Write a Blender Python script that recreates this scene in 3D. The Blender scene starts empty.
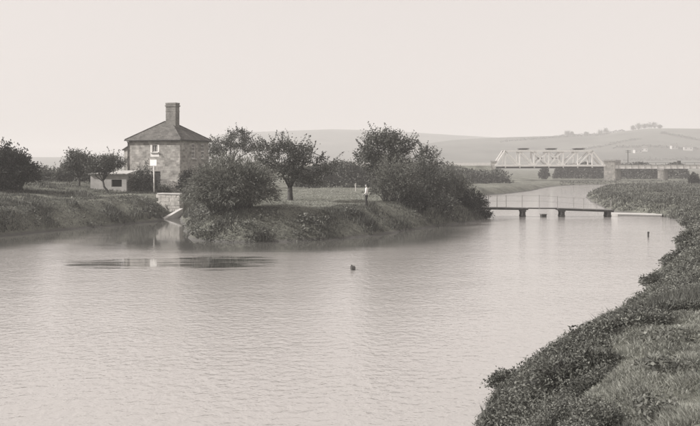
import bpy, bmesh, math
import numpy as np
from mathutils import Vector, Matrix

R = math.radians
sc = bpy.context.scene
COL = sc.collection
EYE = 5.3            # camera height above the water, m
FPX = 850.0          # focal length in 700-px-wide picture units
HOR = 165.0          # eye-level line in the same units

# ------------------------------------------------------------------ camera
cam = bpy.data.cameras.new('camera')
cam.lens = 36.0 * FPX / 700.0
cam.sensor_width = 36.0
cam.shift_y = -(213.0 - HOR) / 700.0
cam.clip_start = 0.1
cam.clip_end = 12000
cam_o = bpy.data.objects.new('camera', cam)
cam_o.location = (0, 0, EYE)
cam_o.rotation_euler = (R(90), 0, 0)
COL.objects.link(cam_o)
sc.camera = cam_o

# ------------------------------------------------------------------ light
SUN_AZ = math.atan2(-0.98, -0.16)          # direction to the sun: from the left, a little behind the camera
SUN_EL = R(36)
wd = bpy.data.worlds.new('World'); sc.world = wd; wd.use_nodes = True
nt = wd.node_tree; nt.nodes.clear()
sky = nt.nodes.new('ShaderNodeTexSky'); sky.sky_type = 'NISHITA'; sky.sun_disc = False
sky.sun_elevation = SUN_EL; sky.sun_rotation = SUN_AZ
sky.dust_density = 4.0; sky.air_density = 1.4
bw = nt.nodes.new('ShaderNodeRGBToBW')
pw = nt.nodes.new('ShaderNodeMath'); pw.operation = 'POWER'; pw.inputs[1].default_value = 0.22
ml = nt.nodes.new('ShaderNodeMath'); ml.operation = 'MULTIPLY'; ml.inputs[1].default_value = 4.75
tint = nt.nodes.new('ShaderNodeMix'); tint.data_type = 'RGBA'; tint.blend_type = 'MULTIPLY'
tint.inputs[0].default_value = 1.0; tint.inputs[7].default_value = (1.065, 0.988, 0.95, 1)
bg = nt.nodes.new('ShaderNodeBackground'); bg.inputs[1].default_value = 0.1
wo = nt.nodes.new('ShaderNodeOutputWorld')
L = nt.links.new
L(sky.outputs[0], bw.inputs[0]); L(bw.outputs[0], pw.inputs[0]); L(pw.outputs[0], ml.inputs[0])
L(ml.outputs[0], tint.inputs[6]); L(tint.outputs[2], bg.inputs[0]); L(bg.outputs[0], wo.inputs[0])

sl = bpy.data.lights.new('sun', 'SUN'); sl.energy = 5.0; sl.angle = R(0.6); sl.color = (1.0, 0.965, 0.93)
so = bpy.data.objects.new('sun', sl); COL.objects.link(so)
sdir = Vector((math.sin(SUN_AZ) * math.cos(SUN_EL), math.cos(SUN_AZ) * math.cos(SUN_EL), math.sin(SUN_EL)))
so.rotation_euler = sdir.to_track_quat('Z', 'Y').to_euler()
so.location = (-60, -10, 60)

sc.view_settings.view_transform = 'Standard'; sc.view_settings.look = 'None'
sc.view_settings.exposure = 0.28; sc.view_settings.gamma = 1.0
sc.view_settings.use_curve_mapping = False
sc.cycles.volume_bounces = 2
sc.cycles.max_bounces = 8
sc.cycles.use_denoising = True

# ------------------------------------------------------------------ materials
MATS = {}
def newmat(name):
    m = bpy.data.materials.new(name); m.use_nodes = True
    MATS[name] = m
    t = m.node_tree; b = t.nodes['Principled BSDF']
    return m, t, b
def nd(t, typ, **kw):
    n = t.nodes.new(typ)
    for k, v in kw.items(): setattr(n, k, v)
    return n
def veg(v):   return (v * 1.0, v * 1.01, v * 0.90, 1)
def warm(v):  return (v * 1.03, v * 1.0, v * 0.96, 1)

def m_noise(name, lo, hi, scale=3.0, rough=0.9, tone=warm, bump=0.0, bscale=None, stretch=(1, 1, 1), detail=6, spec=0.2):
    m, t, b = newmat(name)
    tc = nd(t, 'ShaderNodeTexCoord'); mp = nd(t, 'ShaderNodeMapping'); mp.inputs['Scale'].default_value = stretch
    n = nd(t, 'ShaderNodeTexNoise'); n.inputs['Scale'].default_value = scale; n.inputs['Detail'].default_value = detail
    n.inputs['Roughness'].default_value = 0.65
    r = nd(t, 'ShaderNodeValToRGB')
    r.color_ramp.elements[0].position = 0.32; r.color_ramp.elements[1].position = 0.70
    r.color_ramp.elements[0].color = tone(lo); r.color_ramp.elements[1].color = tone(hi)
    t.links.new(tc.outputs['Object'], mp.inputs[0]); t.links.new(mp.outputs[0], n.inputs[0])
    t.links.new(n.outputs[0], r.inputs[0]); t.links.new(r.outputs[0], b.inputs['Base Color'])
    b.inputs['Roughness'].default_value = rough; b.inputs['Specular IOR Level'].default_value = spec
    if bump:
        n2 = nd(t, 'ShaderNodeTexNoise'); n2.inputs['Scale'].default_value = bscale or scale * 4
        n2.inputs['Detail'].default_value = 5
        t.links.new(mp.outputs[0], n2.inputs[0])
        bp = nd(t, 'ShaderNodeBump'); bp.inputs['Strength'].default_value = bump; bp.inputs['Distance'].default_value = 0.05
        t.links.new(n2.outputs[0], bp.inputs['Height']); t.links.new(bp.outputs[0], b.inputs['Normal'])
    return m

def m_leaf(name, lo, hi, scale=0.6, transl=0.25, rough=0.6):
    """each leaf its own tone (random per island) over broad patches"""
    m, t, b = newmat(name)
    geo = nd(t, 'ShaderNodeNewGeometry'); tc = nd(t, 'ShaderNodeTexCoord')
    n = nd(t, 'ShaderNodeTexNoise'); n.inputs['Scale'].default_value = scale; n.inputs['Detail'].default_value = 3
    t.links.new(tc.outputs['Object'], n.inputs[0])
    ad = nd(t, 'ShaderNodeMath', operation='MULTIPLY_ADD'); ad.inputs[1].default_value = 0.5
    mu = nd(t, 'ShaderNodeMath', operation='MULTIPLY'); mu.inputs[1].default_value = 0.75
    t.links.new(n.outputs[0], mu.inputs[0])
    t.links.new(geo.outputs['Random Per Island'], ad.inputs[0]); t.links.new(mu.outputs[0], ad.inputs[2])
    r = nd(t, 'ShaderNodeValToRGB')
    r.color_ramp.elements[0].position = 0.3; r.color_ramp.elements[1].position = 0.95
    r.color_ramp.elements[0].color = veg(lo); r.color_ramp.elements[1].color = veg(hi)
    t.links.new(ad.outputs[0], r.inputs[0]); t.links.new(r.outputs[0], b.inputs['Base Color'])
    b.inputs['Roughness'].default_value = rough; b.inputs['Specular IOR Level'].default_value = 0.3
    tr = nd(t, 'ShaderNodeBsdfTranslucent'); t.links.new(r.outputs[0], tr.inputs[0])
    mx = nd(t, 'ShaderNodeMixShader'); mx.inputs[0].default_value = transl
    out = t.nodes['Material Output']
    t.links.new(b.outputs[0], mx.inputs[1]); t.links.new(tr.outputs[0], mx.inputs[2]); t.links.new(mx.outputs[0], out.inputs[0])
    return m

def m_stone(name, lo, hi, mortar, bw_=0.55, bh=0.22, squash=0.8, bump=0.5):
    """coursed rubble: u = x + y, v = z, so it runs round both faces of an axis-aligned wall"""
    m, t, b = newmat(name)
    tc = nd(t, 'ShaderNodeTexCoord'); sx = nd(t, 'ShaderNodeSeparateXYZ'); cx = nd(t, 'ShaderNodeCombineXYZ')
    ad = nd(t, 'ShaderNodeMath', operation='ADD')
    t.links.new(tc.outputs['Object'], sx.inputs[0]); t.links.new(sx.outputs[0], ad.inputs[0]); t.links.new(sx.outputs[1], ad.inputs[1])
    nz = nd(t, 'ShaderNodeTexNoise'); nz.inputs['Scale'].default_value = 2.2; nz.inputs['Detail'].default_value = 3
    t.links.new(tc.outputs['Object'], nz.inputs[0])
    wz = nd(t, 'ShaderNodeMath', operation='MULTIPLY_ADD'); wz.inputs[1].default_value = 0.16
    t.links.new(nz.outputs[0], wz.inputs[0]); t.links.new(sx.outputs[2], wz.inputs[2])
    t.links.new(ad.outputs[0], cx.inputs[0]); t.links.new(wz.outputs[0], cx.inputs[1])
    br = nd(t, 'ShaderNodeTexBrick'); br.inputs['Scale'].default_value = 1.0
    br.inputs['Brick Width'].default_value = bw_; br.inputs['Row Height'].default_value = bh
    br.inputs['Mortar Size'].default_value = 0.014; br.inputs['Mortar Smooth'].default_value = 0.4
    br.inputs['Color1'].default_value = warm(lo); br.inputs['Color2'].default_value = warm(hi); br.inputs['Mortar'].default_value = warm(mortar)
    br.squash = squash; br.squash_frequency = 3
    t.links.new(cx.outputs[0], br.inputs[0])
    n = nd(t, 'ShaderNodeTexNoise'); n.inputs['Scale'].default_value = 1.1; n.inputs['Detail'].default_value = 8; n.inputs['Roughness'].default_value = 0.7
    t.links.new(tc.outputs['Object'], n.inputs[0])
    r = nd(t, 'ShaderNodeValToRGB'); r.color_ramp.elements[0].position = 0.3; r.color_ramp.elements[1].position = 0.68
    r.color_ramp.elements[0].color = (0.52, 0.52, 0.50, 1); r.color_ramp.elements[1].color = (1.15, 1.13, 1.1, 1)
    t.links.new(n.outputs[0], r.inputs[0])
    mx = nd(t, 'ShaderNodeMix', data_type='RGBA', blend_type='MULTIPLY'); mx.inputs[0].default_value = 1.0
    t.links.new(br.outputs[0], mx.inputs[6]); t.links.new(r.outputs[0], mx.inputs[7]); t.links.new(mx.outputs[2], b.inputs['Base Color'])
    bp = nd(t, 'ShaderNodeBump'); bp.inputs['Strength'].default_value = bump; bp.inputs['Distance'].default_value = 0.03; bp.invert = True
    t.links.new(br.outputs['Fac'], bp.inputs['Height']); t.links.new(bp.outputs[0], b.inputs['Normal'])
    b.inputs['Roughness'].default_value = 0.92; b.inputs['Specular IOR Level'].default_value = 0.15
    return m

m_stone('house_stone', 0.25, 0.44, 0.36, 0.5, 0.24)
m_stone('chimney_brick', 0.2, 0.3, 0.26, 0.23, 0.08)
m_stone('quay_stone', 0.42, 0.56, 0.24, 0.7, 0.3)
m_stone('pier_stone', 0.44, 0.54, 0.3, 1.1, 0.45)
m_stone('slate', 0.115, 0.16, 0.09, 0.3, 0.16, 1.0, 0.3)
m_noise('render_wash', 0.34, 0.5, 1.6, bump=0.3, bscale=9)
m_noise('white_paint', 0.62, 0.78, 4.0, rough=0.6)
m_noise('cream_paint', 0.42, 0.55, 4.0, rough=0.6)
m_noise('dark_wood', 0.035, 0.075, 3.0, stretch=(1, 1, 6), bump=0.3)
m_noise('grey_wood', 0.11, 0.2, 2.5, stretch=(5, 1, 5), bump=0.3)
m_noise('deck_wood', 0.10, 0.2, 2.5, bump=0.3)
m_noise('iron_dark', 0.05, 0.09, 3.0, rough=0.7)
m_noise('iron_pale', 0.62, 0.76, 2.0, rough=0.6)
m_noise('iron_grey', 0.24, 0.34, 2.0, rough=0.7)
m_noise('concrete', 0.36, 0.5, 1.2, bump=0.2, bscale=8)
m_noise('bark', 0.05, 0.12, 5.0, stretch=(3, 3, 0.7), bump=0.7, bscale=10)
m_noise('skin', 0.3, 0.36, 4.0, rough=0.6)
m_noise('hair', 0.03, 0.05, 20.0, rough=0.6)
m_noise('shirt', 0.74, 0.82, 6.0, bump=0.25, bscale=10)
m_noise('trousers', 0.03, 0.045, 6.0, bump=0.25, bscale=10)
m_noise('leather', 0.025, 0.04, 6.0, rough=0.5)
m_noise('feather', 0.06, 0.24, 8.0, rough=0.6)
m_noise('grass_hill', 0.045, 0.14, 0.012, tone=veg, detail=8)
m_leaf('leaf_dark', 0.015, 0.07)
m_leaf('leaf_mid', 0.025, 0.16)
m_leaf('leaf_willow', 0.05, 0.26, transl=0.35)
m_leaf('leaf_apple', 0.02, 0.16, rough=0.45)
m_leaf('leaf_far', 0.03, 0.1, 0.1)
m_leaf('weed', 0.028, 0.25, 0.6, rough=0.65)
m_leaf('blade_long', 0.016, 0.18, 0.45)
m_leaf('blade_short', 0.09, 0.42, 1.2)
m_leaf('blade_meadow', 0.2, 0.42, 0.25)
m, t, b = newmat('glass_dark')
b.inputs['Base Color'].default_value = (0.012, 0.012, 0.012, 1); b.inputs['Roughness'].default_value = 0.08
m, t, b = newmat('interior_dark')
b.inputs['Base Color'].default_value = (0.015, 0.015, 0.014, 1); b.inputs['Roughness'].default_value = 1.0

# ground: rough turf with worn patches, mud near the water
m, t, b = newmat('ground_turf')
tc = nd(t, 'ShaderNodeTexCoord')
n1 = nd(t, 'ShaderNodeTexNoise'); n1.inputs['Scale'].default_value = 0.22; n1.inputs['Detail'].default_value = 10; n1.inputs['Roughness'].default_value = 0.72
n2 = nd(t, 'ShaderNodeTexNoise'); n2.inputs['Scale'].default_value = 3.2; n2.inputs['Detail'].default_value = 8; n2.inputs['Roughness'].default_value = 0.75
t.links.new(tc.outputs['Object'], n1.inputs[0]); t.links.new(tc.outputs['Object'], n2.inputs[0])
r1 = nd(t, 'ShaderNodeValToRGB'); r1.color_ramp.elements[0].position = 0.33; r1.color_ramp.elements[1].position = 0.62
r1.color_ramp.elements[0].color = veg(0.07); r1.color_ramp.elements[1].color = veg(0.22)
r2 = nd(t, 'ShaderNodeValToRGB'); r2.color_ramp.elements[0].position = 0.3; r2.color_ramp.elements[1].position = 0.7
r2.color_ramp.elements[0].color = (0.5, 0.5, 0.48, 1); r2.color_ramp.elements[1].color = (1.2, 1.2, 1.15, 1)
mx = nd(t, 'ShaderNodeMix', data_type='RGBA', blend_type='MULTIPLY'); mx.inputs[0].default_value = 1.0
t.links.new(n1.outputs[0], r1.inputs[0]); t.links.new(n2.outputs[0], r2.inputs[0])
t.links.new(r1.outputs[0], mx.inputs[6]); t.links.new(r2.outputs[0], mx.inputs[7])
sx = nd(t, 'ShaderNodeSeparateXYZ'); t.links.new(tc.outputs['Object'], sx.inputs[0])
mr = nd(t, 'ShaderNodeMapRange'); mr.inputs['From Min'].default_value = 0.03; mr.inputs['From Max'].default_value = 0.22
t.links.new(sx.outputs[2], mr.inputs[0])
mud = nd(t, 'ShaderNodeMix', data_type='RGBA'); mud.inputs[6].default_value = warm(0.11)
t.links.new(mr.outputs[0], mud.inputs[0]); t.links.new(mx.outputs[2], mud.inputs[7]); t.links.new(mud.outputs[2], b.inputs['Base Color'])
bp = nd(t, 'ShaderNodeBump'); bp.inputs['Strength'].default_value = 0.8; bp.inputs['Distance'].default_value = 0.12
t.links.new(n2.outputs[0], bp.inputs['Height']); t.links.new(bp.outputs[0], b.inputs['Normal'])
b.inputs['Roughness'].default_value = 0.95; b.inputs['Specular IOR Level'].default_value = 0.1

# water: silty, rippled by the wind, smooth in slicks and close under the banks
m, t, b = newmat('river_water')
tc = nd(t, 'ShaderNodeTexCoord')
def wnoise(scale, stretch, detail, rough=0.55, dist=0.0):
    mp = nd(t, 'ShaderNodeMapping'); mp.inputs['Scale'].default_value = stretch; mp.inputs['Rotation'].default_value = (0, 0, R(-8))
    n = nd(t, 'ShaderNodeTexNoise'); n.inputs['Scale'].default_value = scale; n.inputs['Detail'].default_value = detail
    n.inputs['Roughness'].default_value = rough; n.inputs['Distortion'].default_value = dist
    t.links.new(tc.outputs['Object'], mp.inputs[0]); t.links.new(mp.outputs[0], n.inputs[0]); return n
wa = wnoise(3.4, (0.95, 1.0, 1), 3, 0.6, 0.3)
wb = wnoise(0.35, (0.6, 1.0, 1), 2)
wadd = nd(t, 'ShaderNodeMath', operation='MULTIPLY_ADD'); wadd.inputs[1].default_value = 1.1
t.links.new(wb.outputs[0], wadd.inputs[0]); t.links.new(wa.outputs[0], wadd.inputs[2])
# slick mask: a smooth weedy streak lying out from the house, edges torn by noise
sx = nd(t, 'ShaderNodeSeparateXYZ'); t.links.new(tc.outputs['Object'], sx.inputs[0])
def lin(a, op, bb):
    n = nd(t, 'ShaderNodeMath', operation=op)
    for i, v in enumerate((a, bb)):
        if isinstance(v, (int, float)): n.inputs[i].default_value = v
        else: t.links.new(v, n.inputs[i])
    return n.outputs[0]
edge = wnoise(0.9, (0.22, 1.5, 1), 5, 0.7)
def streak(cx, cy, rx, ry, amp):
    dx = lin(lin(sx.outputs[0], 'SUBTRACT', cx), 'DIVIDE', rx); dy = lin(lin(sx.outputs[1], 'SUBTRACT', cy), 'DIVIDE', ry)
    q = lin(lin(dx, 'MULTIPLY', dx), 'ADD', lin(dy, 'MULTIPLY', dy))
    q = lin(q, 'ADD', lin(lin(edge.outputs[0], 'SUBTRACT', 0.5), 'MULTIPLY', amp))
    s = nd(t, 'ShaderNodeMapRange', interpolation_type='SMOOTHSTEP')
    s.inputs['From Min'].default_value = 1.5; s.inputs['From Max'].default_value = 0.5
    t.links.new(q, s.inputs[0]); return s.outputs[0]
slick = lin(lin(streak(-7.1, 46.4, 3.0, 3.0, 5.0), 'MAXIMUM', streak(-11.8, 45.8, 3.4, 2.2, 6.0)), 'MAXIMUM', streak(-13.5, 61.5, 13.0, 5.0, 3.5))
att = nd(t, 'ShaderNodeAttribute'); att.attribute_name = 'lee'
calm = lin(slick, 'MAXIMUM', lin(att.outputs['Fac'], 'MULTIPLY', 0.97))
bst = lin(lin(1.0, 'SUBTRACT', calm), 'MULTIPLY', 0.55)
gust = wnoise(0.07, (0.7, 1.0, 1), 2)
bst = lin(bst, 'MULTIPLY', lin(lin(gust.outputs[0], 'MULTIPLY', 1.6), 'ADD', 0.2))
bst = lin(bst, 'ADD', 0.012)
bp = nd(t, 'ShaderNodeBump'); bp.inputs['Distance'].default_value = 0.06
t.links.new(wadd.outputs[0], bp.inputs['Height']); t.links.new(bst, bp.inputs['Strength']); t.links.new(bp.outputs[0], b.inputs['Normal'])
weed_refl_mask = lin(streak(-7.0, 46.4, 2.6, 2.7, 9.0), 'MAXIMUM', lin(streak(-11.9, 45.8, 2.6, 1.7, 14.0), 'MULTIPLY', 0.7))
bank_refl = nd(t, 'ShaderNodeMapRange', interpolation_type='SMOOTHSTEP'); bank_refl.inputs['From Min'].default_value = 0.25; bank_refl.inputs['From Max'].default_value = 0.9
t.links.new(lin(att.outputs['Fac'], 'ADD', lin(lin(edge.outputs[0], 'SUBTRACT', 0.5), 'MULTIPLY', 0.9)), bank_refl.inputs[0])
weed_refl_mask = lin(weed_refl_mask, 'MAXIMUM', lin(bank_refl.outputs[0], 'MULTIPLY', 0.85))   # weed along the bank, dark bank reflection painted into the colour too
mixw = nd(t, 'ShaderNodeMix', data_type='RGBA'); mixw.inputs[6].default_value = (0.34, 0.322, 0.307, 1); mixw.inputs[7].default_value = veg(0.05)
t.links.new(weed_refl_mask, mixw.inputs[0]); t.links.new(mixw.outputs[2], b.inputs['Base Color'])
b.inputs['Roughness'].default_value = 0.05; b.inputs['IOR'].default_value = 1.95; b.inputs['Specular IOR Level'].default_value = 0.75

# ------------------------------------------------------------------ mesh helpers
def link_mesh(name, verts, faces, mat, parent=None, smooth=False):
    me = bpy.data.meshes.new(name); me.from_pydata([tuple(v) for v in verts], [], [tuple(f) for f in faces])
    me.update()
    if smooth: me.polygons.foreach_set('use_smooth', [True] * len(me.polygons))
    o = bpy.data.objects.new(name, me); COL.objects.link(o)
    if mat: me.materials.append(MATS[mat])
    if parent: o.parent = parent
    return o

def fast_mesh(name, V, k, mat, parent=None):
    """V: (n, k, 3) array of separate k-gons"""
    n = len(V); me = bpy.data.meshes.new(name)
    me.vertices.add(n * k); me.vertices.foreach_set('co', np.ascontiguousarray(V, dtype=np.float32).ravel())
    me.loops.add(n * k); me.loops.foreach_set('vertex_index', np.arange(n * k, dtype=np.int32))
    me.polygons.add(n); me.polygons.foreach_set('loop_start', np.arange(0, n * k, k, dtype=np.int32))
    me.materials.append(MATS[mat]); me.update(); me.validate()
    o = bpy.data.objects.new(name, me); COL.objects.link(o)
    if parent: o.parent = parent
    return o

class MB:
    def __init__(s): s.v = []; s.f = []
    def add(s, vs, fs):
        b0 = len(s.v); s.v += [Vector(v) for v in vs]; s.f += [tuple(i + b0 for i in f) for f in fs]; return s
    def box(s, c, d, rz=0.0):
        c = Vector(c); hx, hy, hz_ = d[0] / 2, d[1] / 2, d[2] / 2
        M = Matrix.Rotation(rz, 3, 'Z')
        vs = [c + M @ Vector((x, y, z)) for z in (-hz_, hz_) for x, y in ((-hx, -hy), (hx, -hy), (hx, hy), (-hx, hy))]
        return s.add(vs, [(3, 2, 1, 0), (4, 5, 6, 7), (0, 1, 5, 4), (1, 2, 6, 5), (2, 3, 7, 6), (3, 0, 4, 7)])
    def bar(s, p, q, w, h):
        p, q = Vector(p), Vector(q); a = (q - p).normalized()
        up = Vector((0, 0, 1)) if abs(a.z) < 0.9 else Vector((0, 1, 0))
        sd = a.cross(up).normalized(); up = sd.cross(a)
        vs = [e + sd * i * w / 2 + up * j * h / 2 for e in (p, q) for i, j in ((-1, -1), (1, -1), (1, 1), (-1, 1))]
        return s.add(vs, [(0, 1, 2, 3), (7, 6, 5, 4), (0, 4, 5, 1), (1, 5, 6, 2), (2, 6, 7, 3), (3, 7, 4, 0)])
    def tube(s, pts, rad, n=6):
        pts = [Vector(p) for p in pts]; b0 = len(s.v)
        for i, p in enumerate(pts):
            a = (pts[min(i + 1, len(pts) - 1)] - pts[max(i - 1, 0)]).normalized()
            up = Vector((0, 0, 1)) if abs(a.z) < 0.9 else Vector((1, 0, 0))
            x = a.cross(up).normalized(); y = a.cross(x)
            r = rad[i] if hasattr(rad, '__len__') else rad
            s.v += [p + (x * math.cos(2 * math.pi * k / n) + y * math.sin(2 * math.pi * k / n)) * r for k in range(n)]
        for i in range(len(pts) - 1):
            for k in range(n):
                a0 = b0 + i * n + k; a1 = b0 + i * n + (k + 1) % n
                s.f.append((a0, a1, a1 + n, a0 + n))
        s.f.append(tuple(b0 + k for k in range(n))[::-1]); s.f.append(tuple(b0 + (len(pts) - 1) * n + k for k in range(n)))
        return s
    def build(s, name, mat, parent=None, smooth=False): return link_mesh(name, s.v, s.f, mat, parent, smooth)

def tag(o, label=None, cat=None, group=None, kind=None):
    if label: o['label'] = label
    if cat: o['category'] = cat
    if group: o['group'] = group
    if kind: o['kind'] = kind
    return o
def thing(name, loc, rz, label, cat, group=None):
    o = bpy.data.objects.new(name, None); COL.objects.link(o); o.empty_display_size = 0.3
    o.location = loc; o.rotation_euler = (0, 0, rz)
    return tag(o, label, cat, group)
def X(px, d): return (px - 350.0) / FPX * d          # picture column at a distance -> metres to the right
def Z(py, d): return EYE - (py - HOR) / FPX * d      # picture row at a distance -> height over the water

# ------------------------------------------------------------------ terrain
def vnoise(x, y, scale, seed=0):
    x = np.asarray(x, float) / scale; y = np.asarray(y, float) / scale
    xi = np.floor(x); yi = np.floor(y); fx = x - xi; fy = y - yi
    fx = fx * fx * (3 - 2 * fx); fy = fy * fy * (3 - 2 * fy)
    def h(i, j):
        q = np.sin(i * 127.1 + j * 311.7 + seed * 74.7) * 43758.5453
        return q - np.floor(q)
    return (h(xi, yi) * (1 - fx) + h(xi + 1, yi) * fx) * (1 - fy) + (h(xi, yi + 1) * (1 - fx) + h(xi + 1, yi + 1) * fx) * fy
def sstep(x, a, b):
    q = np.clip((np.asarray(x, float) - a) / (b - a), 0, 1); return q * q * (3 - 2 * q)

def shore(pts): return [(X(px, EYE * FPX / (py - HOR)), EYE * FPX / (py - HOR)) for px, py in pts]
LEFT_BANK = shore([(-60, 243), (-20, 238), (0, 236), (30, 233), (60, 230), (100, 227), (130, 224), (155, 221.5), (165, 219), (170, 217.2)])
ISLAND = shore([(181, 217.2), (185, 224), (187, 234), (195, 240.5), (230, 243), (290, 242), (340, 239), (370, 236), (400, 231.5), (440, 226),
                (470, 222), (485, 219.5), (488, 217), (480, 213), (465, 207), (452, 203), (456, 198)])
UP_LEFT = shore([(470, 196), (485, 195.5), (510, 193.5), (530, 191), (543, 188.2), (552, 186.6), (575, 185.2), (610, 184.4), (660, 183.6)])
RIGHT = shore([(660, 185.0), (630, 186.4), (612, 187.8), (598, 190), (588, 194.5), (586, 197), (592, 202), (604, 208), (612, 211.5), (640, 214), (660, 216.5),
               (684, 222), (688, 228), (687, 238), (680, 250), (668, 263), (658, 278), (648, 293), (625, 315), (600, 336), (578, 352),
               (556, 369), (532, 386), (508, 401), (488, 414), (478, 421)])
POLY = np.array([(-90, -40), (-90, 40), (-55, 43), (-38, 50)] + LEFT_BANK + ISLAND + UP_LEFT + RIGHT + [(2.3, 14), (1.6, 9), (1.2, 0), (1.0, -40)])
def sdist(x, y):
    """distance to the shoreline, positive on land"""
    x = np.atleast_1d(np.asarray(x, float)); y = np.atleast_1d(np.asarray(y, float))
    best = np.full(x.shape, 1e18); inside = np.zeros(x.shape, bool)
    A = POLY; B = np.roll(POLY, -1, 0)
    for (ax, ay), (bx, by) in zip(A, B):
        ex, ey = bx - ax, by - ay
        u = np.clip(((x - ax) * ex + (y - ay) * ey) / (ex * ex + ey * ey), 0, 1)
        best = np.minimum(best, (x - ax - u * ex) ** 2 + (y - ay - u * ey) ** 2)
        c = ((ay > y) != (by > y))
        if ey != 0: inside ^= c & (x < ex * (y - ay) / ey + ax)
    return np.where(inside, -1, 1) * np.sqrt(best)
def hz(x, y, s=None):
    x = np.atleast_1d(np.asarray(x, float)); y = np.atleast_1d(np.asarray(y, float))
    if s is None: s = sdist(x, y)
    s = s + (vnoise(x, y, 1.9, 3) - 0.5) * 0.9 * sstep(s, -2, 1.0)
    wl = sstep(x, 24, 16) * sstep(y, 135, 115)
    west = sstep(x, -10, -20)
    H = 1.25 + (0.9 * wl) + 0.9 * west * wl * sstep(s, 5, 20)
    H = H + 0.6 * sstep(x, 15, 40) * (1 - wl) * sstep(s, 4, 40) * sstep(y, 160, 60)
    H = H * (1 - 0.6 * sstep(y, 150, 240) * sstep(y, 600, 300))
    w = 3.0 + 0.9 * wl
    tt = np.clip(s / w, 0, 1); up = H * (1 - (1 - tt) ** 1.8)
    n = (vnoise(x, y, 2.3, 1) - 0.5) * 0.28 + (vnoise(x, y, 0.8, 2) - 0.5) * 0.14 + (vnoise(x, y, 9, 5) - 0.5) * 0.15
    fl = 1 - 0.8 * sstep(np.hypot(x + 21, y - 99), 9, 6)
    up = up + n * sstep(s, 0.0, 3.0) * fl
    return np.where(s > 0, up, -1.3 * np.clip(-s / 3.0, 0, 1))
def gz(x, y): return float(hz(x, y)[0])

ax = np.concatenate([-np.geomspace(3600, 160, 24), np.arange(-150, -46, 2.5), np.arange(-46, 50, 0.5), np.arange(50, 150, 2.2), np.geomspace(155, 3600, 24)])
ay = np.concatenate([np.arange(-60, 8, 4), np.arange(8, 62, 0.4), np.arange(62, 125, 0.6), np.arange(125, 300, 1.8), np.geomspace(302, 4000, 40)])
gx, gy = np.meshgrid(ax, ay)
gs = sdist(gx.ravel(), gy.ravel())
gzv = hz(gx.ravel(), gy.ravel(), gs)
nx, ny = len(ax), len(ay)
idx = np.arange(nx * ny).reshape(ny, nx)
quads = np.stack([idx[:-1, :-1], idx[:-1, 1:], idx[1:, 1:], idx[1:, :-1]], -1).reshape(-1, 4)
def grid_mesh(name, V, Q, mat):
    me = bpy.data.meshes.new(name)
    me.vertices.add(len(V)); me.vertices.foreach_set('co', V.astype(np.float32).ravel())
    me.loops.add(len(Q) * 4); me.loops.foreach_set('vertex_index', Q.astype(np.int32).ravel())
    me.polygons.add(len(Q)); me.polygons.foreach_set('loop_start', np.arange(0, len(Q) * 4, 4, dtype=np.int32))
    me.polygons.foreach_set('use_smooth', np.ones(len(Q), bool))
    me.materials.append(MATS[mat]); me.update(); me.validate()
    o = bpy.data.objects.new(name, me); COL.objects.link(o); return o
tag(grid_mesh('ground', np.stack([gx.ravel(), gy.ravel(), gzv], -1), quads, 'ground_turf'), kind='structure')

# river sheet, with how sheltered each point is stored as an attribute
wx = np.concatenate([np.arange(-95, -40, 5), np.arange(-40, 50, 1.0), np.arange(50, 140, 5)]); wy = np.concatenate([np.arange(-45, 10, 5), np.arange(10, 130, 1.0), np.arange(130, 300, 4)])
qx, qy = np.meshgrid(wx, wy); ws = sdist(qx.ravel(), qy.ravel())
idx = np.arange(qx.size).reshape(qx.shape)
Q = np.stack([idx[:-1, :-1], idx[:-1, 1:], idx[1:, 1:], idx[1:, :-1]], -1).reshape(-1, 4)
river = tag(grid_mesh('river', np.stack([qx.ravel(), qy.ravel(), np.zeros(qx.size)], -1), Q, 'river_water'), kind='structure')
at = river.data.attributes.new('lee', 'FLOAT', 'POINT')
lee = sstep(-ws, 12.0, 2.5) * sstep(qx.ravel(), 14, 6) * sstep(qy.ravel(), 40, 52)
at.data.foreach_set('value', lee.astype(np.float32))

# ------------------------------------------------------------------ hills
def ridge(px, tab): return np.interp(px, [a for a, _ in tab], [b_ for _, b_ in tab])
RIDGE_FAR = [(-600, 157), (100, 157), (150, 156.5), (182, 149), (205, 138), (230, 133), (290, 131), (330, 129.5), (380, 130.5), (430, 134), (500, 138), (600, 141), (800, 143), (1300, 150)]
RIDGE_NEAR = [(300, 166), (360, 156), (410, 146), (450, 140.5), (480, 138.5), (520, 137), (560, 135.8), (600, 135), (622, 131.5), (650, 128.5), (700, 129), (780, 129), (1300, 140)]
def hill_z(px, d, tab, D, d0):
    top = EYE + (HOR - ridge(px, tab)) / FPX * D - 1.3
    f = sstep(d, d0, D) * (1 - 0.4 * sstep(d, D, D * 1.6))
    bumps = (vnoise(X(px, d), d, 170, 8) - 0.5) * 9 * f * sstep(d, D, D * 0.85)
    return 0.9 + np.maximum(top, 0) * f + bumps
def make_hill(tab, D, d0, p0, p1):
    pxs = np.linspace(p0, p1, 150); ds = np.linspace(d0, D * 1.5, 46)
    a, b_ = np.meshgrid(pxs, ds); z = hill_z(a, b_, tab, D, d0)
    fade = sstep(a, p0, p0 + 90) if p0 > -500 else 1.0
    z = -1.5 + (z + 1.5) * fade
    idx = np.arange(a.size).reshape(a.shape)
    Q = np.stack([idx[:-1, :-1], idx[:-1, 1:], idx[1:, 1:], idx[1:, :-1]], -1).reshape(-1, 4)
    V = np.stack([X(a, b_).ravel(), b_.ravel(), z.ravel()], -1)
    return tag(grid_mesh('hill', V, Q, 'grass_hill'), kind='structure')
make_hill(RIDGE_FAR, 2100, 1250, -600, 1300)
make_hill(RIDGE_NEAR, 1350, 800, 290, 1300)
def hn(px, d): return float(hill_z(np.array([px]), np.array([d]), RIDGE_NEAR, 1350, 800)[0])

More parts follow.
